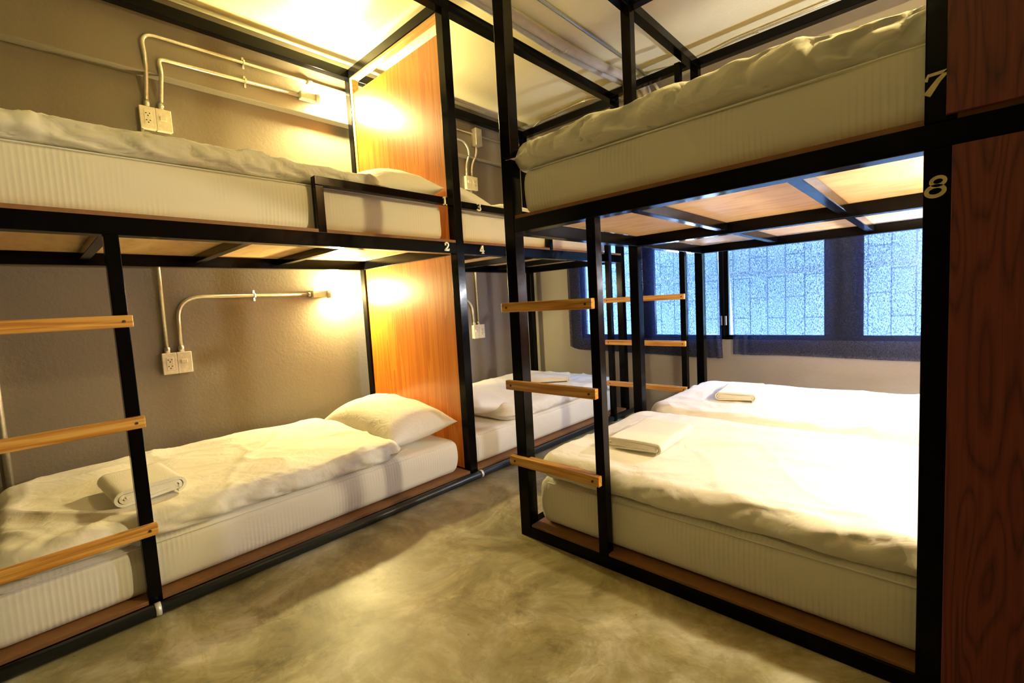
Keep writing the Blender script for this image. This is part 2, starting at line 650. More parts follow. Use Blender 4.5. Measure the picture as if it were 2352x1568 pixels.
def curtain(x0, x1, label, seed, lean0, lean1):
    nx, nz = 220, 90
    zt, zb = 0.78, -0.47
    b = bmesh.new()
    rows = []
    for j in range(nz + 1):
        t = j / nz
        row = []
        for i in range(nx + 1):
            s = i / nx
            xx = x0 + (x1 - x0) * s
            # edges pull in a little and the hem bows
            xx += lean0 * (1 - s) ** 6 * (t ** 0.5) + lean1 * s ** 6 * t
            zz = zt + (zb - zt) * t
            hem = 0.012 * noise.noise(Vector((xx * 2.2, seed, 0))) + 0.035 * math.exp(-(s / 0.05) ** 1.2) * (1 if seed < 2 else 0.2)
            zz += hem * t
            if seed < 2:
                zz -= 0.03 * s * t
            y = 3.634 + 0.008 * noise.noise(Vector((xx * 5, zz * 0.5, seed))) + 0.004 * noise.noise(Vector((xx * 14, zz * 1.2, seed + 7)))
            e = math.exp(-((1 - s) * abs(x1 - x0) / 0.12) ** 2) if seed < 2 else math.exp(-(s * abs(x1 - x0) / 0.10) ** 2)
            y += -e * 0.016 + e * 0.012 * math.sin(xx * 110 + zz * 6 * (1 if seed < 2 else -1))
            row.append(b.verts.new(W(xx, y, zz)))
        rows.append(row)
    for j in range(nz):
        for i in range(nx):
            f = b.faces.new((rows[j][i], rows[j][i + 1], rows[j + 1][i + 1], rows[j + 1][i]))
            f.smooth = True
    t = thing('curtain', label, 'curtain', ((x0 + x1) / 2, 3.61, zb), 'navy curtains over the windows')
    obj('curtain_cloth', b, M['curtain'], t)
    h = box_bm(x0, x1, 3.625, 3.643, zt - 0.01, zt + 0.015, BEV)
    obj('curtain_heading', h, M['hole'], t)


curtain(-2.64, -1.245, 'navy blue cloth curtain over the left window behind the bridge ladder', 1.3, 0.0, 0.03)
curtain(-1.175, 0.44, 'wide navy blue cloth curtain over the right window above the rear double bed', 4.7, 0.035, 0.0)
tag(obj('curtain_rod', tube_bm([(-2.8, 3.634, 0.804), (0.5, 3.634, 0.804)], 0.009), M['alu']),
    'thin dark rod carrying both navy curtains above the windows', 'curtain rod')

# ------------------------------------------------------------------ bed numbers


def ribbon(b, pts, w, plane, off, thick, closed=False):
    """flat stroke in the digit plane; pts (u,v) in plan units; plane maps (u,v,d)->plan xyz"""
    n = len(pts)
    L, Rr = [], []
    for i in range(n):
        a = pts[(i - 1) % n] if (closed or i > 0) else pts[i]
        c = pts[(i + 1) % n] if (closed or i < n - 1) else pts[i]
        dx, dy = c[0] - a[0], c[1] - a[1]
        l = math.hypot(dx, dy) or 1
        nx, ny = -dy / l, dx / l
        ww = w[i] if isinstance(w, (list, tuple)) else w
        L.append((pts[i][0] + nx * ww / 2, pts[i][1] + ny * ww / 2))
        Rr.append((pts[i][0] - nx * ww / 2, pts[i][1] - ny * ww / 2))
    front = [[b.verts.new(W(*plane(p[0], p[1], off + thick))) for p in (l, r)] for l, r in zip(L, Rr)]
    back = [[b.verts.new(W(*plane(p[0], p[1], off))) for p in (l, r)] for l, r in zip(L, Rr)]
    m_ = n if closed else n - 1
    for i in range(m_):
        j = (i + 1) % n
        b.faces.new((front[i][0], front[j][0], front[j][1], front[i][1]))
        b.faces.new((back[i][1], back[j][1], back[j][0], back[i][0]))
        b.faces.new((front[i][0], back[i][0], back[j][0], front[j][0]))
        b.faces.new((front[j][1], back[j][1], back[i][1], front[i][1]))
    if not closed:
        b.faces.new((front[0][0], front[0][1], back[0][1], back[0][0]))
        b.faces.new((front[-1][1], front[-1][0], back[-1][0], back[-1][1]))


def arc(cx, cy, rx, ry, a0, a1, n=14):
    return [(cx + rx * math.cos(math.radians(a0 + (a1 - a0) * i / n)), cy + ry * math.sin(math.radians(a0 + (a1 - a0) * i / n))) for i in range(n + 1)]


def digit(ch, cu, cv, h, plane, thick, m, parent, slant=0.0, part_label=None):
    b = bmesh.new()
    k = h

    def T(p):
        return [(cu + (x + slant * y) * k, cv + y * k) for x, y in p]
    if ch == '1':
        ribbon(b, T([(0.03, -0.5), (0.03, 0.5)]), 0.2 * k, plane, 0, thick)
        ribbon(b, T([(-0.24, 0.30), (-0.05, 0.36), (0.0, 0.5)]), 0.1 * k, plane, 0, thick)
        ribbon(b, T([(-0.24, -0.44), (0.3, -0.44)]), 0.12 * k, plane, 0, thick)
    elif ch == '2':
        ribbon(b, T(arc(0, 0.22, 0.24, 0.22, 170, -35) + [(0.05, -0.12), (-0.26, -0.4)]), 0.16 * k, plane, 0, thick)
        ribbon(b, T([(-0.34, -0.41), (0.3, -0.41), ]), 0.18 * k, plane, 0, thick)
        ribbon(b, T([(0.29, -0.48), (0.31, -0.2)]), 0.08 * k, plane, 0, thick)
        ribbon(b, T(arc(-0.2, 0.2, 0.05, 0.05, 0, 330)), 0.08 * k, plane, 0, thick, True)
    elif ch == '3':
        ribbon(b, T(arc(0, 0.22, 0.22, 0.2, 160, -90)), 0.15 * k, plane, 0, thick)
        ribbon(b, T(arc(0, -0.2, 0.27, 0.23, 90, -160)), 0.17 * k, plane, 0, thick)
        ribbon(b, T([(-0.08, 0.02), (0.08, 0.02)]), 0.1 * k, plane, 0, thick)
    elif ch == '4':
        ribbon(b, T([(0.12, -0.45), (0.12, 0.5)]), 0.19 * k, plane, 0, thick)
        ribbon(b, T([(0.06, 0.46), (-0.3, -0.14)]), 0.11 * k, plane, 0, thick)
        ribbon(b, T([(-0.36, -0.18), (0.36, -0.18)]), 0.12 * k, plane, 0, thick)
        ribbon(b, T([(-0.08, -0.45), (0.32, -0.45)]), 0.1 * k, plane, 0, thick)
    elif ch == '7':
        ribbon(b, T([(-0.36, 0.14), (-0.34, 0.38), (0.4, 0.42)]), 0.14 * k, plane, 0, thick)
        ribbon(b, T([(0.36, 0.44), (0.1, 0.1), (-0.16, -0.5)]), [0.14 * k, 0.2 * k, 0.3 * k], plane, 0, thick)
    elif ch == '8':
        ribbon(b, T(arc(0.02, 0.24, 0.24, 0.19, 0, 340, 18)), 0.15 * k, plane, 0, thick, True)
        ribbon(b, T(arc(-0.01, -0.2, 0.31, 0.23, 0, 340, 18)), 0.17 * k, plane, 0, thick, True)
    o = obj('bed_number', b, m, parent)
    o['label'] = part_label or 'cream number %s' % ch
    return o


# ------------------------------------------------------------------ bunk frames
TW = 0.055


def screws(rung, pts, axis):
    for p in pts:
        b = bmesh.new()
        bmesh.ops.create_cone(b, cap_ends=True, segments=12, radius1=0.0045 * S, radius2=0.0045 * S, depth=0.004 * S)
        rot = Matrix.Rotation(math.pi / 2, 4, 'Y' if axis == 'x' else 'X')
        for v in b.verts:
            v.co = (rot @ v.co) + W(*p)
        obj('screw', b, M['screw'], rung)


def left_bunk(y0, y1, label, near):
    """frame along the left wall from y0 to y1; own posts at y0 (if near) and y1"""
    t = thing('bunk_bed', label, 'bunk bed', (-2.5, (y0 + y1) / 2, -1))
    K = M['black']
    xf, xb = -1.98, -3.05
    zt = 1.66
    ys = [y0, y1 - TW] if near else [y1 - TW]
    for yy in ys:
        for xa in (xf - TW, xb):
            obj('post', box_bm(xa, xa + TW, yy, yy + TW, -1, zt, BEV), K, t)
    ya = y0 + TW if near else y0
    yb = y1 - TW
    for (z0, z1) in ((-1.0, -0.963), (0.297, 0.357), (1.60, 1.66)):
        obj('rail', box_bm(xf - TW, xf, ya, yb, z0, z1, BEV), K, t)
        obj('rail', box_bm(xb, xb + TW, ya, yb, z0, z1, BEV), K, t)
        for yy in ys:
            obj('rail', box_bm(xb + TW, xf - TW, yy, yy + TW, z0, z1, BEV), K, t)
    cb = (0.22, 0.68, 1.12) if near else (2.10, 2.55, 3.02)
    for yy in cb:
        obj('cross_bar', box_bm(xb + TW, xf - TW, yy, yy + 0.038, 0.317, 0.357, BEV), K, t)
        obj('cross_bar', box_bm(xb + TW, xf - TW, yy, yy + 0.038, -1.0, -0.965, BEV), K, t)
    for (z0, z1) in ((-0.963, -0.949), (0.357, 0.371)):
        o = obj('bed_board', box_bm(xb + TW, xf - 0.003, ya + 0.002, yb - 0.002, z0, z1, 0.001), M['ply_edge'] if z0 < 0 else M['ply'], t)
        if z0 > 0:
            e = obj('board_edge', box_bm(xf - 0.003, xf - 0.001, ya + 0.002, yb - 0.002, z0, z1), M['ply_edge'], o)
    return t


bA = left_bunk(-0.225, 1.755, 'black steel bunk frame with beds 1 and 2, nearest along the left wall', True)
bB = left_bunk(1.755, 3.56, 'black steel bunk frame with beds 3 and 4, far end of the left wall', False)


def lplane(u, v, d):     # digits on the aisle face of the left frames: u runs along +y
    return (-1.98 + d, u, v)


K = M['black']
# guard rails
obj('guard_rail', box_bm(-2.018, -1.98, 0.925, 1.70, 0.560, 0.598, BEV), K, bA)
obj('guard_upright', box_bm(-2.018, -1.98, 0.925, 0.963, 0.357, 0.560, BEV), K, bA)
obj('guard_rail', box_bm(-2.018, -1.98, 1.755, 2.578, 0.552, 0.590, BEV), K, bB)
obj('guard_upright', box_bm(-2.018, -1.98, 2.54, 2.578, 0.357, 0.552, BEV), K, bB)
digit('1', 1.632, 0.576, 0.047, lplane, 0.008, M['num'], bA)
digit('2', 1.627, 0.331, 0.047, lplane, 0.008, M['num'], bA)
digit('3', 1.884, 0.571, 0.047, lplane, 0.008, M['num'], bB)
digit('4', 1.890, 0.327, 0.047, lplane, 0.008, M['num'], bB)
# left ladder (post + pine rungs that run to the corner post)
obj('ladder_post', box_bm(-2.018, -1.98, 0.213, 0.252, -0.963, 0.297, BEV), K, bA)
for zt in (0.034, -0.306, -0.680):
    r = obj('rung', box_bm(-1.98, -1.957, -0.22, 0.26, zt - 0.040, zt, 0.003), M['pine_y'], bA)
    screws(r, [(-1.9565, 0.236, zt - 0.02), (-1.9565, -0.155, zt - 0.02)], 'x')

# headboard panels
def headboard(parent, z0, z1, frame_top):
    obj('headboard_panel', box_bm(-2.993, -2.037, 1.712, 1.748, z0, z1, 0.001), M['orange'], parent)
    if frame_top:
        f = bmesh.new()
        box_bm(-2.993, -2.037, 1.706, 1.754, 1.585, 1.600, 0.001, bm=f)
        box_bm(-2.993, -2.966, 1.706, 1.754, z1, 1.585, 0.001, bm=f)
        box_bm(-2.045, -2.037, 1.706, 1.754, z1, 1.585, 0.001, bm=f)
        obj('headboard_opening_frame', f, M['frame_wood'], parent)
        obj('headboard_edge_strip', box_bm(-2.993, -2.966, 1.706, 1.712, z0, z1, 0.0005), M['frame_wood'], parent)


headboard(bA, 0.371, 1.492, True)
headboard(bA, -0.949, 0.297, False)


def right_bunk(y0, y1, label, front):
    t = thing('bunk_bed', label, 'bunk bed', (-0.45, (y0 + y1) / 2, -1))
    xa, xb = -1.326, 0.50
    ys = [y0, y1 - TW] if front else [y1 - TW]
    zt = 1.635
    for yy in ys:
        for xx in (xa, xb - TW):
            obj('post', box_bm(xx, xx + TW, yy, yy + TW, -1, zt, BEV), K, t)
    ya = y0 + TW if front else y0
    yb = y1 - TW
    for (z0, z1) in ((-1.0, -0.954), (0.287, 0.342), (1.58, 1.635)):
        for yy in ys:
            obj('rail', box_bm(xa + TW, xb - TW, yy, yy + TW, z0, z1, BEV), K, t)
        for xx in (xa, xb - TW):
            obj('rail', box_bm(xx, xx + TW, ya, yb, z0, z1, BEV), K, t)
    for xx in (-0.82, -0.33, 0.12):
        obj('cross_bar', box_bm(xx, xx + 0.038, ya, yb, 0.302, 0.342, BEV), K, t)
        obj('cross_bar', box_bm(xx, xx + 0.038, ya, yb, -0.994, -0.954, BEV), K, t)
    y_lo = y0 + 0.004 if front else y0 + 0.002
    for (z0, z1) in ((-0.954, -0.944), (0.342, 0.355)):
        x_in = xa + TW + 0.002
        o = obj('bed_board', box_bm(x_in, xb - TW - 0.002, y_lo + 0.002, yb - 0.002, z0, z1, 0.001), M['ply_edge'] if z0 < 0 else M['ply'], t)
        if z0 > 0 and front:
            obj('board_edge', box_bm(x_in, xb - TW - 0.002, y_lo, y_lo + 0.002, z0, z1), M['ply_edge'], o)
    return t


bC = right_bunk(1.404, 2.487, 'black steel bunk frame marked 7 and 8 with dark red side panels', True)
bD = right_bunk(2.487, 3.455, 'black steel bunk frame under the windows behind beds 7 and 8', False)
# numbered post and the side panels that close off the head end
obj('post', box_bm(-0.035, 0.018, 1.404, 1.459, -0.954, 0.287, BEV), K, bC)
obj('post', box_bm(-0.035, 0.018, 1.404, 1.459, 0.342, 1.58, BEV), K, bC)
obj('side_panel', box_bm(0.011, 0.50, 1.390, 1.4035, -0.954, 0.285, 0.001), M['redwood'], bC)
obj('side_panel', box_bm(0.000, 0.50, 1.390, 1.4035, 0.352, 1.62, 0.001), M['redwood'], bC)


def rplane(u, v, d):
    return (u, 1.404 - d, v)


digit('7', -0.018, 0.426, 0.047, rplane, 0.003, M['num_gold'], bC, 0.25, 'yellowish slanted number 7')
digit('8', -0.013, 0.205, 0.047, rplane, 0.003, M['num_gold'], bC, 0.15, 'yellowish slanted number 8')
# headboard of beds 7/8 and 5/6 at the far right end
for pz in ((-0.944, 0.287), (0.355, 1.58)):
    obj('headboard_panel', box_bm(0.452, 0.488, 1.459, 2.432, pz[0], pz[1], 0.001), M['orange'], bC)
    obj('headboard_panel', box_bm(0.452, 0.488, 2.487, 3.40, pz[0], pz[1], 0.001), M['orange'], bD)
# ladder on the front
obj('ladder_post', box_bm(-0.930, -0.892, 1.404, 1.444, -0.954, 0.287, BEV), K, bC)
for zt in (0.006, -0.320, -0.645):
    r = obj('rung', box_bm(-1.348, -0.903, 1.380, 1.404, zt - 0.039, zt, 0.003), M['pine_x'], bC)
    screws(r, [(-1.318, 1.3795, zt - 0.02), (-0.93, 1.3795, zt - 0.02)], 'y')
obj('rung', box_bm(-1.265, -0.935, 1.404, 1.428, -0.684, -0.648, 0.003), M['pine_x'], bC)
# bridge ladder closing the aisle between the two rows
lad = thing('ladder', 'black ladder with three pale pine rungs bridging the aisle end', 'ladder', (-1.64, 3.22, -1))
obj('ladder_post', box_bm(-1.975, -1.935, 3.232, 3.272, -1.0, 0.60, BEV), K, lad)
obj('ladder_post', box_bm(-1.370, -1.330, 3.232, 3.272, -1.0, 1.58, BEV), K, lad)
for zt in (0.006, -0.330, -0.662):
    r = obj('rung', box_bm(-1.985, -1.330, 3.208, 3.232, zt - 0.039, zt, 0.003), M['pine_x'], lad)
    screws(r, [(-1.955, 3.2075, zt - 0.02), (-1.35, 3.2075, zt - 0.02)], 'y')
# top tie rail over the aisle end
tag(obj('tie_rail', box_bm(-1.98, -1.326, 3.400, 3.455, 1.605, 1.655, BEV), K),
    'black steel tie rail joining both bunk rows above the aisle end', 'rail')

# ------------------------------------------------------------------ bedding


def edge_positions(a, b, r, n_in):
    ks = 7
    L = [a + r * (1 - math.cos(math.pi / 2 * i / ks)) for i in range(ks)]
    mid = [a + r + (b - a - 2 * r) * i / n_in for i in range(n_in + 1)]
    Rr = [b - r * (1 - math.cos(math.pi / 2 * i / ks)) for i in range(ks - 1, -1, -1)]
    return L + mid + Rr


def fold(p, seed, k, sharp=1.6):
    n = noise.noise(Vector((p[0] * k, p[1] * k, seed)))
    return (1 - abs(n) * 2) ** sharp if abs(n) < 0.5 else 0.0


def duvet(label, x0, x1, y0, y1, zt, zb, r, seed, along, front, amp=1.0, dip=None, step=0.0125, fa=1.0):
    """soft quilt; `along` is the long axis, `front` the side facing the aisle ('+x' or '-y')"""
    b = bmesh.new()
    X = edge_positions(x0, x1, r, int((x1 - x0 - 2 * r) / step))
    Y = edge_positions(y0, y1, r, int((y1 - y0 - 2 * r) / step))
    zm = zb + (zt - zb) * 0.42
    top, bot = [], []
    nx, ny = len(X), len(Y)
    for i, x in enumerate(X):
        rt, rb = [], []
        for j, y in enumerate(Y):
            dx = min(x - x0, x1 - x)
            dy = min(y - y0, y1 - y)
            d = min(dx, dy)
            # rounded corner
            if dx < r * 2 and dy < r * 2:
                d = max(0.0, 2 * r - math.hypot(2 * r - dx, 2 * r - dy)) if (dx < 2 * r and dy < 2 * r) else d
                d = min(d, dx, dy) if d > 0 else 0.0
            t = min(d / r, 1.0)
            p = math.sqrt(max(0.0, 1 - (1 - t) ** 2))
            s, q = (y, x) if along == 'y' else (x, y)
            big = noise.noise(Vector((x * 2.4, y * 2.4, seed))) * 0.014
            sd = s + 0.24 * (1 - t) + 0.03 * noise.noise(Vector((s * 8, t, seed + 44)))
            ff = noise.noise(Vector((sd * 8, t * 0.8, seed + 40))) * 0.034
            ff -= fold((sd * 5.5, t * 0.7), seed + 41, 1.0, 5) * 0.030
            ff -= fold(((s - 0.16 * (1 - t)) * 9, t * 1.2), seed + 43, 1.0, 6) * 0.014
            ff += 0.008
            med = noise.noise(Vector((x * 6, y * 6, seed + 3))) * 0.007
            # creases that fan across the quilt
            w1 = noise.noise(Vector((x * 1.8, y * 1.8, seed + 9))) * 0.22
            w2 = noise.noise(Vector((x * 1.8, y * 1.8, seed + 19))) * 0.22
            u, v = s + 0.35 * q + w1, q - 0.35 * s + w2
            cr = fold((u * 0.9, v * 3.6), seed + 5, 1.0, 6) * 0.012
            cr += fold((u * 3.2 + v, v * 1.3), seed + 7, 1.0, 9) * 0.006
            cr += fold((u * 2.2, v * 9), seed + 6, 1.0, 5) * 0.003
            # gathers towards the hanging edge
            df = (x1 - x) if front == '+x' else (y - y0)
            g = math.exp(-(df / 0.13) ** 2)
            gat = noise.noise(Vector((s * 7 + q * 7 + w1 * 3, q * 2.0, seed + 8))) * 0.020 * g * amp
            gat += (fold((s * 5 + q * 5 + w1 * 3, q * 1.2), seed + 28, 1.0, 5) - 0.2) * 0.009 * g * amp
            gat += (fold((s * 15 - q * 8, q * 3.0), seed + 11, 1.0, 2.5) - 0.3) * 0.004 * g * amp
            h = (big + med + cr) * (1 - 0.5 * g) + gat
            zz = zm + (zt - zm) * p + h * amp * p
            if dip:
                zz += dip(x, y) * p
            # wavy outline
            e = (1 - t)
            ox = oy = 0.0
            if front == '+x':
                ox = g * e * 0.0 + g * (noise.noise(Vector((s * 5, seed, 2))) * 0.012 + noise.noise(Vector((s * 17, seed, 4))) * 0.005)
                oy = noise.noise(Vector((q * 5, seed, 6))) * 0.012 * math.exp(-(min(y - y0, y1 - y) / 0.1) ** 2)
            else:
                oy = g * (noise.noise(Vector((s * 5, seed, 2))) * 0.012 + noise.noise(Vector((s * 17, seed, 4))) * 0.005)
                ox = noise.noise(Vector((q * 5, seed, 6))) * 0.012 * math.exp(-(min(x - x0, x1 - x) / 0.1) ** 2)
            if front == '-y' and y0 < 1.42 and x > -0.28:
                oy += 0.075 * g * min(1.0, (x + 0.28) / 0.22)
            sag = g * noise.noise(Vector((s * 4, seed, 12))) * 0.007
            if front == '+x':
                ox += ff * g * (1 - t) ** 0.6 * fa
            else:
                oy -= ff * g * (1 - t) ** 0.6 * fa
            rt.append(b.verts.new(W(x + ox, y + oy, zz + sag * (1 - p))))
            if i in (0, nx - 1) or j in (0, ny - 1):
                rb.append(rt[-1])
            else:
                rb.append(b.verts.new(W(x + ox, y + oy, zm - (zm - zb) * p + sag)))
        top.append(rt)
        bot.append(rb)
    for i in range(nx - 1):
        for j in range(ny - 1):
            b.faces.new((top[i][j], top[i + 1][j], top[i + 1][j + 1], top[i][j + 1])).smooth = True
            q = (bot[i][j], bot[i][j + 1], bot[i + 1][j + 1], bot[i + 1][j])
            if len(set(q)) == 4 and len({v for v in q if v in (top[i][j], top[i + 1][j], top[i + 1][j + 1], top[i][j + 1])}) < 4:
                b.faces.new(q).smooth = True
    o = obj('duvet', b, M['duvet_top'] if zt > 0 else M['duvet'])
    return tag(o, label, 'duvet', None)


def mattress(label, x0, x1, y0, y1, z0, z1, stripes, seed=0):
    b = bmesh.new()
    bmesh.ops.create_cube(b, size=1)
    c = W((x0 + x1) / 2, (y0 + y1) / 2, (z0 + z1) / 2)
    d = Vector(((x1 - x0) * S, (y1 - y0) * S, (z1 - z0) * S))
    for v in b.verts:
        v.co = Vector((v.co.x * d.x, v.co.y * d.y, v.co.z * d.z))
    bmesh.ops.bevel(b, geom=list(b.edges), offset=0.032 * S, segments=6, affect='EDGES', profile=0.5)
    long_e = [e for e in b.edges if e.calc_length() > 0.1]
    bmesh.ops.subdivide_edges(b, edges=long_e, cuts=22, use_grid_fill=True)
    for v in b.verts:
        p = v.co.copy()
        fz = 1 - (2 * p.z / d.z) ** 2
        k = 0.012 * fz
        n = noise.noise(Vector((p.x * 2.5, p.y * 2.5, p.z * 9 + seed))) * 0.006
        if abs(p.x) > d.x / 2 - 0.02:
            v.co.x += math.copysign(k + n, p.x)
        if abs(p.y) > d.y / 2 - 0.02:
            v.co.y += math.copysign(k + n, p.y)
        v.co += c
    for f in b.faces:
        f.smooth = True
    o = obj('mattress', b, M['sheet_y'] if stripes == 'y' else M['sheet_x'])
    tag(o, label, 'mattress')
    # piping seam along the top edge
    zz = z1 - 0.012
    pts = []
    i = 0.004
    for (px, py) in ((x0 + 0.04, y0 - i), (x1 - 0.04, y0 - i), (x1 + i, y0 + 0.04), (x1 + i, y1 - 0.04), (x1 - 0.04, y1 + i), (x0 + 0.04, y1 + i), (x0 - i, y1 - 0.04), (x0 - i, y0 + 0.04), (x0 + 0.04, y0 - i)):
        pts.append((px, py, zz))
    obj('piping', tube_bm(pts, 0.003, 6, 0.02), M['duvet'], o)
    return o


def pillow(label, cx, cy, z, hx, hy, T, rot=0.0, tilt=0.0, seed=0):
    b = bmesh.new()
    n = 40
    top, bot = [], []
    for i in range(n + 1):
        rt, rb = [], []
        for j in range(n + 1):
            u, v = math.sin((i / n - .5) * math.pi), math.sin((j / n - .5) * math.pi)
            x = hx * u * (1 - 0.10 * (1 - v * v) * abs(u) ** 2)
            y = hy * v * (1 - 0.12 * (1 - u * u) * abs(v) ** 2)
            p = max(0.0, (1 - abs(u) ** 2.6) * (1 - abs(v) ** 2.6)) ** 0.55
            w = noise.noise(Vector((x * 7, y * 7, seed))) * 0.012 + (fold((x * 6, y * 3), seed, 1.0, 4) * 0.008)
            # creases from corners
            rt.append(Vector((x, y, T * 0.62 * p + w * p)))
            rb.append(Vector((x, y, -T * 0.38 * p)))
        top.append(rt)
        bot.append(rb)
    Rm = Matrix.Rotation(rot, 3, 'Z') @ Matrix.Rotation(tilt, 3, 'X')

    def mk(p):
        q = Rm @ p
        return b.verts.new(W(cx + q.x, cy + q.y, z + q.z))
    tv = [[mk(p) for p in row] for row in top]
    bv = [[tv[i][j] if (i in (0, n) or j in (0, n)) else mk(bot[i][j]) for j in range(n + 1)] for i in range(n + 1)]
    for i in range(n):
        for j in range(n):
            b.faces.new((tv[i][j], tv[i + 1][j], tv[i + 1][j + 1], tv[i][j + 1])).smooth = True
            q = (bv[i][j], bv[i][j + 1], bv[i + 1][j + 1], bv[i + 1][j])
            if set(q) != {tv[i][j], tv[i + 1][j], tv[i + 1][j + 1], tv[i][j + 1]}:
                b.faces.new(q).smooth = True
    return tag(obj('pillow', b, M['pillow']), label, 'pillow')


def towel(label, cx, cy, z, w, l, T, rot, seed=0):
    """folded bath towel: flattened spiral section (w by T) extruded over l; local x = w, y = l"""
    th = T / 5.4
    path = []
    hw, hh = w / 2 - th / 2, T / 2 - th / 2
    turns = [(hw, hh), (hw - th * 1.3, hh - th * 1.15), (hw - th * 2.6, hh - th * 2.2)]
    for a, h in turns:
        h = max(h, th * 0.3)
        r = h
        for k in range(9):
            an = -math.pi / 2 + math.pi * k / 8
            path.append((a - r + r * math.cos(an), r * math.sin(an)))
        for k in range(1, 8):
            path.append((a - r - (2 * (a - r)) * k / 8, h))
        for k in range(9):
            an = math.pi / 2 + math.pi * k / 8
            path.append((-(a - r) + r * math.cos(an), r * math.sin(an)))
        for k in range(1, 7):
            path.append((-(a - r) + (2 * (a - r)) * k / 8, -h + th * 1.1 * k / 8))
    nl = 24
    b = bmesh.new()
    n = len(path)
    outs, ins = [], []
    for k in range(nl + 1):
        yy = -l / 2 + l * k / nl
        ro, ri = [], []
        for i, (px, pz) in enumerate(path):
            a, c = path[max(i - 1, 0)], path[min(i + 1, n - 1)]
            dx, dz = c[0] - a[0], c[1] - a[1]
            L = math.hypot(dx, dz) or 1
            nx, nz = dz / L, -dx / L
            wv = noise.noise(Vector((px * 9, yy * 7, seed + i * 0.01))) * 0.006
            sh = noise.noise(Vector((yy * 6, seed, i // 22))) * 0.004
            endw = 0.006 * noise.noise(Vector((i * 0.35, seed, 5))) * (1 if k in (0, nl) else 0)
            for lst, s in ((ro, th / 2 * 0.92), (ri, -th / 2 * 0.92)):
                q = Vector((px + nx * s + sh, yy + endw, T / 2 + pz + nz * s + wv * (0.4 + pz / T)))
                q = Matrix.Rotation(rot, 3, 'Z') @ q
                lst.append(b.verts.new(W(cx + q.x, cy + q.y, z + q.z)))
        outs.append(ro)
        ins.append(ri)
    for k in range(nl):
        for i in range(n - 1):
            b.faces.new((outs[k][i], outs[k][i + 1], outs[k + 1][i + 1], outs[k + 1][i])).smooth = True
            b.faces.new((ins[k][i + 1], ins[k][i], ins[k + 1][i], ins[k + 1][i + 1])).smooth = True
        for i in (0, n - 1):
            b.faces.new((outs[k][i], outs[k + 1][i], ins[k + 1][i], ins[k][i]))
    for k in (0, nl):
        for i in range(n - 1):
            b.faces.new((outs[k][i], ins[k][i], ins[k][i + 1], outs[k][i + 1]))
    return tag(obj('towel', b, M['towel']), label, 'towel', 'folded white towels on the duvets')


# left row
mattress('white striped mattress of bed 1 behind the short guard rail', -3.03, -2.034, -0.15, 1.645, 0.372, 0.577, 'y', 1)
mattress('white striped mattress of bed 2, lowest on the left nearest the viewer', -3.03, -2.034, -0.155, 1.65, -0.949, -0.762, 'y', 2)
mattress('white mattress of bed 3 seen behind the number 3 rail', -3.03, -2.034, 1.79, 3.34, 0.372, 0.560, 'y', 3)
mattress('white mattress of bed 4 low beside the far left wall', -3.03, -2.034, 1.79, 3.42, -0.949, -0.762, 'y', 4)
duvet('white duvet rolled along the edge of bed 1, high on the left', -3.04, -2.018, -0.14, 1.33, 0.668, 0.580, 0.052, 11.0, 'y', '+x', 1.0, fa=0.9)
duvet('rumpled white duvet spread over bed 2 with a towel on it', -3.04, -2.015, -0.14, 1.31, -0.668, -0.762, 0.055, 23.0, 'y', '+x', 1.1, fa=0.5)
duvet('white duvet on bed 3, barely showing over the number 3 rail', -3.04, -2.03, 2.12, 3.40, 0.640, 0.560, 0.05, 31.0, 'y', '+x')
duvet('white duvet on bed 4 in the far left corner', -3.04, -2.015, 2.08, 3.46, -0.668, -0.762, 0.055, 41.0, 'y', '+x', 1.0, fa=0.4)
pillow('plump white pillow on bed 1 against the upper orange headboard', -2.46, 1.47, 0.640, 0.43, 0.215, 0.24, 0.0, 0.10, 5)
pillow('plump white pillow on bed 2 against the lower orange headboard', -2.50, 1.48, -0.680, 0.44, 0.22, 0.25, -0.03, 0.08, 8)
pillow('white pillow on bed 3 below the small wall socket', -2.52, 2.00, 0.655, 0.42, 0.22, 0.18, 0.0, -0.25, 12)
pillow('white pillow on bed 4 behind the numbered corner post', -2.50, 2.02, -0.655, 0.42, 0.24, 0.18, 0.05, -0.22, 15)
towel('folded white towel on the bed 2 duvet behind the left ladder post', -2.35, 0.275, -0.665, 0.225, 0.32, 0.060, math.pi / 2 + 0.06, 1)
towel('folded white towel on the bed 4 duvet in the far corner', -2.42, 3.02, -0.655, 0.34, 0.26, 0.04, 0.6, 3)
# right row
mattress('thick white striped mattress of bed 7, high on the right', -1.235, 0.43, 1.440, 2.40, 0.356, 0.536, 'x', 7)
mattress('thick white striped mattress of bed 8, low on the right beside the floor', -1.25, 0.43, 1.464, 2.41, -0.944, -0.748, 'x', 8)
mattress('white mattress of the low bed under the windows', -1.235, 0.43, 2.44, 3.39, -0.944, -0.735, 'x', 9)
duvet('thick cream duvet bunched along the front edge of bed 7', -1.295, 0.40, 1.395, 2.38, 0.636, 0.532, 0.056, 53.0, 'x', '-y', 0.8)
duvet('wide white duvet over bed 8 with a towel at its left', -1.285, 0.40, 1.448, 2.44, -0.650, -0.748, 0.055, 67.0, 'x', '-y', 0.8, fa=0.4)
duvet('white duvet over the low bed beneath the window curtains', -1.27, 0.40, 2.43, 3.42, -0.630, -0.740, 0.06, 71.0, 'x', '-y', 0.9, fa=0.4)
towel('folded white towel on bed 8 beside the front ladder post', -0.945, 1.88, -0.640, 0.245, 0.37, 0.045, 0.05, 5)
towel('folded white towel on the low bed beneath the curtains', -0.875, 2.92, -0.620, 0.215, 0.38, 0.045, 0.12, 7)

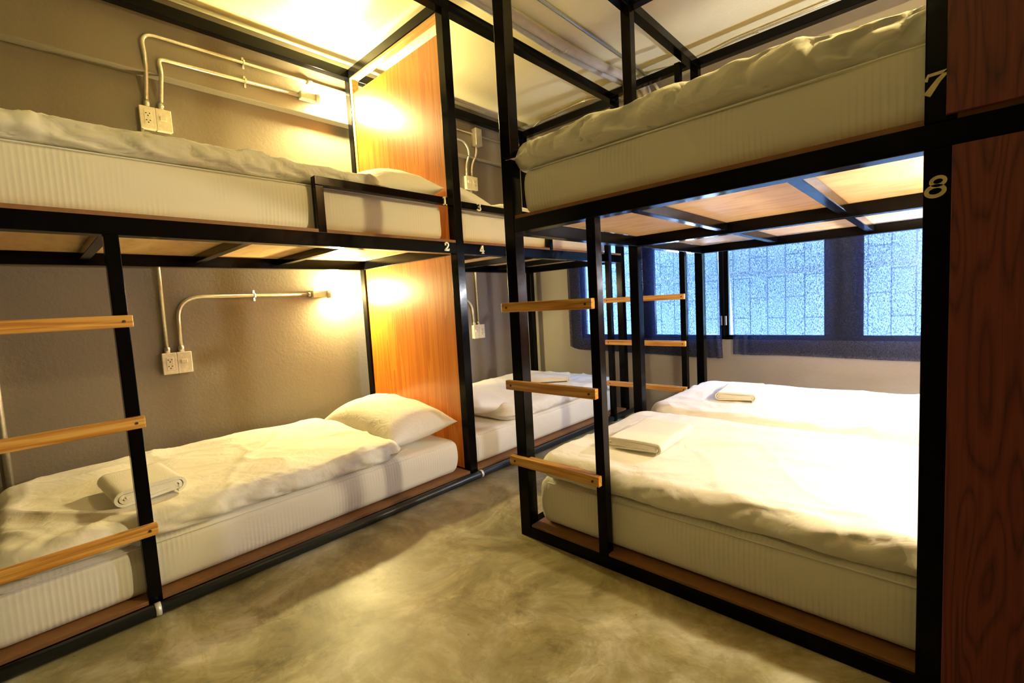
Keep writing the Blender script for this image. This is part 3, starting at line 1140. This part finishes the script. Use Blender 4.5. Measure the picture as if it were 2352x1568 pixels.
ld = bpy.data.lights.new('window_daylight', 'AREA')
ld.shape = 'RECTANGLE'
ld.size, ld.size_y = 0.12, 0.9
ld.energy = 60
ld.color = (0.75, 0.87, 1.0)
lo = bpy.data.objects.new('window_daylight', ld)
COL.objects.link(lo)
lo.location = W(-1.72, 4.22, 0.1)
dv = W(-1.2, 3.64, 0.12) - lo.location
lo.rotation_euler = dv.to_track_quat('-Z', 'Z').to_euler()
# pale ledge on the neighbouring wall
structure('trim_3', box_bm(-4.6, 2.2, YF + 1.07, YF + 1.15, 0.13, 0.19, 0.004), M['clip'])

# ------------------------------------------------------------------ electrics


def plate(y0, y1, z0, z1, kind, label, group):
    d = 0.034
    x = XL
    t = thing('power_socket' if kind == 'socket' else 'light_switch', label, 'socket' if kind == 'socket' else 'switch', (x, (y0 + y1) / 2, z0), group)
    obj('backbox', box_bm(x, x + d * 0.7, y0 + 0.002, y1 - 0.002, z0 + 0.002, z1 - 0.002, 0.002), M['plastic'], t)
    obj('cover_plate', box_bm(x + d * 0.7, x + d, y0, y1, z0, z1, 0.0035, 3), M['plastic'], t)
    cy, cz = (y0 + y1) / 2, (z0 + z1) / 2
    if kind == 'socket':
        obj('socket_insert', box_bm(x + d, x + d + 0.002, cy - 0.016, cy + 0.016, cz - 0.036, cz + 0.036, 0.001), M['plastic'], t)
        hb = bmesh.new()
        for dz in (0.018, -0.018):
            box_bm(x + d + 0.002, x + d + 0.0026, cy - 0.011, cy - 0.005, cz + dz + 0.001, cz + dz + 0.006, bm=hb)
            box_bm(x + d + 0.002, x + d + 0.0026, cy + 0.005, cy + 0.011, cz + dz + 0.001, cz + dz + 0.006, bm=hb)
            box_bm(x + d + 0.002, x + d + 0.0026, cy - 0.003, cy + 0.003, cz + dz - 0.011, cz + dz - 0.005, bm=hb)
        obj('socket_holes', hb, M['hole'], t)
    else:
        obj('rocker', box_bm(x + d, x + d + 0.006, cy - 0.018, cy + 0.012, cz - 0.004, cz + 0.018, 0.002), M['plastic'], t)


plate(0.545, 0.615, 1.045, 1.163, 'socket', 'ivory double socket above bed 1, left of its switch', 'wall sockets')
plate(0.615, 0.686, 1.045, 1.163, 'switch', 'ivory light switch above bed 1 duvet', 'wall switches')
plate(0.518, 0.586, -0.284, -0.165, 'socket', 'ivory double socket on the wall over bed 2', 'wall sockets')
plate(0.586, 0.656, -0.284, -0.165, 'switch', 'ivory light switch on the wall over bed 2', 'wall switches')
plate(2.832, 2.898, -0.299, -0.172, 'switch', 'ivory light switch over bed 4, half behind the post', 'wall switches')
plate(2.898, 2.966, -0.299, -0.172, 'socket', 'ivory double socket over bed 4 in the bluish light', 'wall sockets')
plate(2.852, 2.920, 1.050, 1.170, 'switch', 'ivory light switch over bed 3 beside the post', 'wall switches')
plate(2.920, 2.990, 1.050, 1.170, 'socket', 'ivory double socket over the pillow of bed 3', 'wall sockets')

XW = XL + 0.016


def clipbm(x, y, z, horizontal=True):
    b = bmesh.new()
    box_bm(x - 0.012, x + 0.013, y - 0.006, y + 0.006, z - 0.013, z + 0.013, 0.002, bm=b)
    box_bm(x - 0.013, x - 0.010, y - 0.006, y + 0.006, z - 0.034, z + 0.034, 0.001, bm=b)
    return b


def conduit(label, pts, r=0.0105, clips=(), ends=(), m='steel', bend=0.075, cat='conduit', name='conduit', group='metal conduits'):
    c = obj(name, tube_bm(pts, r, 14, bend), M[m])
    tag(c, label, cat, group)
    for p in clips:
        obj('pipe_clip', clipbm(*p), M['zinc'], c)
    for p, q in ends:
        obj('pipe_connector', tube_bm([p, q], r * 1.45, 12), M['zinc'], c)
    return c


XB = -3.085 + 0.014
conduit('thin metal conduit rising above the socket over bed 1 and along the beam',
        [(XW, 0.583, 1.163), (XW, 0.585, 1.22), (XB, 0.588, 1.38), (XB, 0.575, 1.518), (XB, 1.6, 1.528), (XB, 3.45, 1.520)],
        clips=[(XB, 1.065, 1.523)], ends=[((XW, 0.583, 1.163), (XW, 0.584, 1.20)), ((XB, 1.44, 1.526), (XB, 1.475, 1.527))], bend=0.10)
conduit('metal conduit running from the bed 1 switch to its wall lamp',
        [(XW, 0.645, 1.163), (XW, 0.648, 1.20), (XB, 0.650, 1.345), (XB, 0.640, 1.405), (XB, 1.378, 1.424)],
        clips=[(XB, 1.065, 1.416)], ends=[((XW, 0.645, 1.163), (XW, 0.646, 1.20))], bend=0.09)
conduit('straight vertical metal conduit above the bed 2 socket',
        [(XW, 0.549, -0.165), (XW, 0.549, 1.045)], ends=[((XW, 0.549, -0.165), (XW, 0.549, -0.135))])
conduit('curved metal conduit running from the bed 2 switch to its wall lamp',
        [(XW, 0.613, -0.165), (XW, 0.616, 0.142), (XW, 1.40, 0.142)],
        clips=[(XW, 1.022, 0.142)], ends=[((XW, 0.613, -0.165), (XW, 0.613, -0.13)), ((XW, 1.352, 0.142), (XW, 1.378, 0.142))], bend=0.13)
conduit('vertical metal conduit above the bed 4 socket', [(XW, 2.905, -0.172), (XW, 2.915, 1.045)], clips=[], ends=[((XW, 2.905, -0.172), (XW, 2.905, -0.145))])
conduit('metal conduit rising from the bed 4 switch behind the post', [(XW, 2.855, -0.172), (XW, 2.84, 0.03), (XW, 2.60, 0.142), (XW, 2.1, 0.142)],
        ends=[((XW, 2.855, -0.172), (XW, 2.855, -0.145))])
conduit('short metal conduit between the bed 3 socket and its junction box', [(XW, 2.935, 1.170), (XW, 2.94, 1.27), (XB, 2.94, 1.36), (XB, 2.94, 1.42)])
conduit('curved metal conduit from the bed 3 switch towards its lamp', [(XW, 2.875, 1.170), (XW, 2.875, 1.27), (XB, 2.86, 1.36), (XB, 2.80, 1.44), (XB, 2.3, 1.44)],
        bend=0.1)
conduit('pale conduit strip on the wall at the foot of bed 2', [(XW, -0.098, -1.0), (XW, -0.098, 0.30)], r=0.014)
jb = obj('junction_box', box_bm(-3.085, -3.02, 2.90, 2.975, 1.415, 1.565, 0.006), M['steel'])
tag(jb, 'upright grey metal junction box over bed 3', 'junction box')


def wall_lamp(label, x, y, z, key, colour, group, flip=1, axis='y'):
    """box + round lampholder + bulb; the lamp points along +y*flip (or +x*flip)"""
    t = thing('wall_lamp', label, 'lamp', (x, y, z - 0.03), group)

    def B(a0, a1, d0, d1, z0, z1, bev):
        a0, a1 = a0 * flip, a1 * flip
        lo, hi = min(a0, a1), max(a0, a1)
        if axis == 'y':
            return box_bm(x + d0, x + d1, y + lo, y + hi, z0, z1, bev, 3)
        if axis == 'wally':      # on a wall facing -y, pointing along x
            return box_bm(x + lo, x + hi, y - d1, y - d0, z0, z1, bev, 3)
        return box_bm(x - d1, x - d0, y + lo, y + hi, z0, z1, bev, 3)

    def P(a, d, zz):
        a *= flip
        if axis == 'y':
            return (x + d, y + a, zz)
        if axis == 'wally':
            return (x + a, y - d, zz)
        return (x - d, y + a, zz)
    obj('lamp_box', B(0.0, 0.115, 0.0, 0.045, z - 0.024, z + 0.024, 0.005), M['plastic'], t)
    obj('lamp_holder', tube_bm([P(0.095, 0.045, z - 0.004), P(0.135, 0.055, z - 0.004)], 0.027, 20), M['plastic'], t)
    bb = bmesh.new()
    c = P(0.185, 0.065, z + 0.004)
    join(bb, sphere_bm(c[0], c[1], c[2], 0.034))
    o = obj('bulb', bb, m_emit('bulb_glow_' + key, colour, LAMP[key]), t)
    return t


wall_lamp('lit wall lamp above bed 1, bulb near the upper headboard', -3.085, 1.383, 1.425, 'bed1', WARM, 'lit wall lamps')
wall_lamp('lit wall lamp over bed 2, bulb near the lower headboard', XL, 1.378, 0.142, 'bed2', WARM, 'lit wall lamps')
wall_lamp('lit wall lamp over bed 3 hidden behind the upper orange headboard', -3.085, 2.075, 1.425, 'bed3', WARM, 'lit wall lamps', -1)
wall_lamp('lit wall lamp over bed 4 hidden behind the lower orange headboard', XL, 2.075, 0.142, 'bed4', SOFT, 'lit wall lamps', -1)
wall_lamp('lit wall lamp at the head of bed 7 behind the upper red panel', 0.452, 2.10, 1.40, 'bed7', WARM, 'lit wall lamps', -1, 'head')
wall_lamp('lit wall lamp at the head of bed 8 behind the lower red panel', 0.452, 2.10, 0.142, 'bed8', SOFT, 'lit wall lamps', -1, 'head')
wall_lamp('lit white lamp on the window wall at the head of the rear bed', 0.30, 3.59, 0.142, 'bed6', WHITE, 'lit wall lamps', -1, 'wally')

# ceiling lamp behind the viewer
t = thing('ceiling_lamp', 'warm round ceiling lamp behind the viewer', 'lamp', (-0.35, -0.85, 1.60))
obj('lamp_base', tube_bm([(-0.35, -0.85, ZC), (-0.35, -0.85, ZC - 0.04)], 0.06, 24), M['plastic'], t)
bb = sphere_bm(-0.35, -0.85, ZC - 0.08, 0.045)
obj('bulb', bb, m_emit('bulb_glow_room', WARM, LAMP['room']), t)

# pipes on the ceiling
zc = ZC
p = tag(obj('insulated_pipe', tube_bm([(-1.955, YN, zc - 0.032), (-1.95, 2.2, zc - 0.030), (-1.955, 2.6, zc - 0.035), (-1.93, 3.1, zc - 0.03), (-1.86, 3.56, zc - 0.045), (-1.80, 3.60, zc - 0.10), (-1.80, 3.61, 1.3)], 0.024, 14, 0.1, wob=0.12), M['wrap']),
        'grey wrapped ceiling pipe, lower of the two beside the left bunk top', 'pipe', 'wrapped ceiling pipes')
for yy in (0.6, 1.7, 2.62):
    obj('pipe_clamp', tube_bm([(-1.952, yy - 0.005, zc - 0.034), (-1.952, yy + 0.005, zc - 0.034)], 0.028, 14), M['clip'], p)
p = tag(obj('insulated_pipe', tube_bm([(-1.885, YN, zc - 0.036), (-1.885, 2.2, zc - 0.034), (-1.88, 2.6, zc - 0.04), (-1.86, 3.1, zc - 0.036), (-1.80, 3.45, zc - 0.045), (-1.74, 3.58, zc - 0.09), (-1.735, 3.60, 1.3)], 0.032, 14, 0.1, wob=0.12), M['wrap']),
        'thicker grey wrapped ceiling pipe nearer the middle of the ceiling', 'pipe', 'wrapped ceiling pipes')
for yy in (0.6, 1.7, 2.68):
    obj('pipe_clamp', tube_bm([(-1.883, yy - 0.005, zc - 0.038), (-1.883, yy + 0.005, zc - 0.038)], 0.037, 14), M['clip'], p)
conduit('thin grey conduit crossing the ceiling to the window wall box', [(-1.709, YN, zc - 0.013), (-1.709, 3.35, zc - 0.013), (-1.70, 3.50, zc - 0.045)],
        r=0.0115, m='darkzinc', bend=0.05)
jb = obj('junction_box', box_bm(-1.735, -1.655, 3.50, 3.56, zc - 0.09, zc - 0.035, 0.003), M['darkzinc'])
tag(jb, 'square grey ceiling junction box where three conduits meet', 'junction box')
conduit('bent metal conduit along the ceiling over the far left bunk',
        [(-3.10, 3.50, 1.53), (-3.02, 3.56, 1.60), (-2.86, 3.58, zc - 0.014), (-2.40, 3.545, zc - 0.014), (-2.28, 3.54, zc - 0.014), (-2.12, 3.62, zc - 0.02), (-1.95, 3.62, zc - 0.10), (-1.735, 3.55, zc - 0.065)],
        clips=[(-2.62, 3.56, zc - 0.016), (-2.30, 3.54, zc - 0.016)], bend=0.06)
conduit('bent metal conduit along the ceiling above the right bunks',
        [(-1.655, 3.53, zc - 0.06), (-1.60, 3.54, zc - 0.03), (-1.50, 3.59, zc - 0.03), (-1.38, 3.60, zc - 0.03), (-1.24, 3.575, zc - 0.014), (-1.08, 3.545, zc - 0.014), (0.6, 3.545, zc - 0.014)],
        clips=[(-0.93, 3.545, zc - 0.016)], bend=0.05)
conduit('second thin conduit hanging from the ceiling box beside the window',
        [(-1.665, 3.52, zc - 0.085), (-1.63, 3.53, zc - 0.14), (-1.60, 3.56, zc - 0.26), (-1.60, 3.60, 1.25)], r=0.010, m='wrap', bend=0.05)

# black pipe on the floor along the left bunks
p = obj('floor_pipe', tube_bm([(-1.958, -0.6, -0.9775), (-1.958, 3.6, -0.9775)], 0.0205, 16), M['blackpipe'])
tag(p, 'black pipe lying on the floor along the foot of the left bunks', 'pipe')
for yy in (0.232, 1.755):
    b = tube_bm([(-1.957, yy - 0.008, -0.977), (-1.957, yy + 0.008, -0.977)], 0.0225, 16)
    obj('pipe_clip', b, M['clip'], p)['label'] = 'white metal clip'

for o in bpy.data.objects:
    if '_w' in o:
        del o['_w']
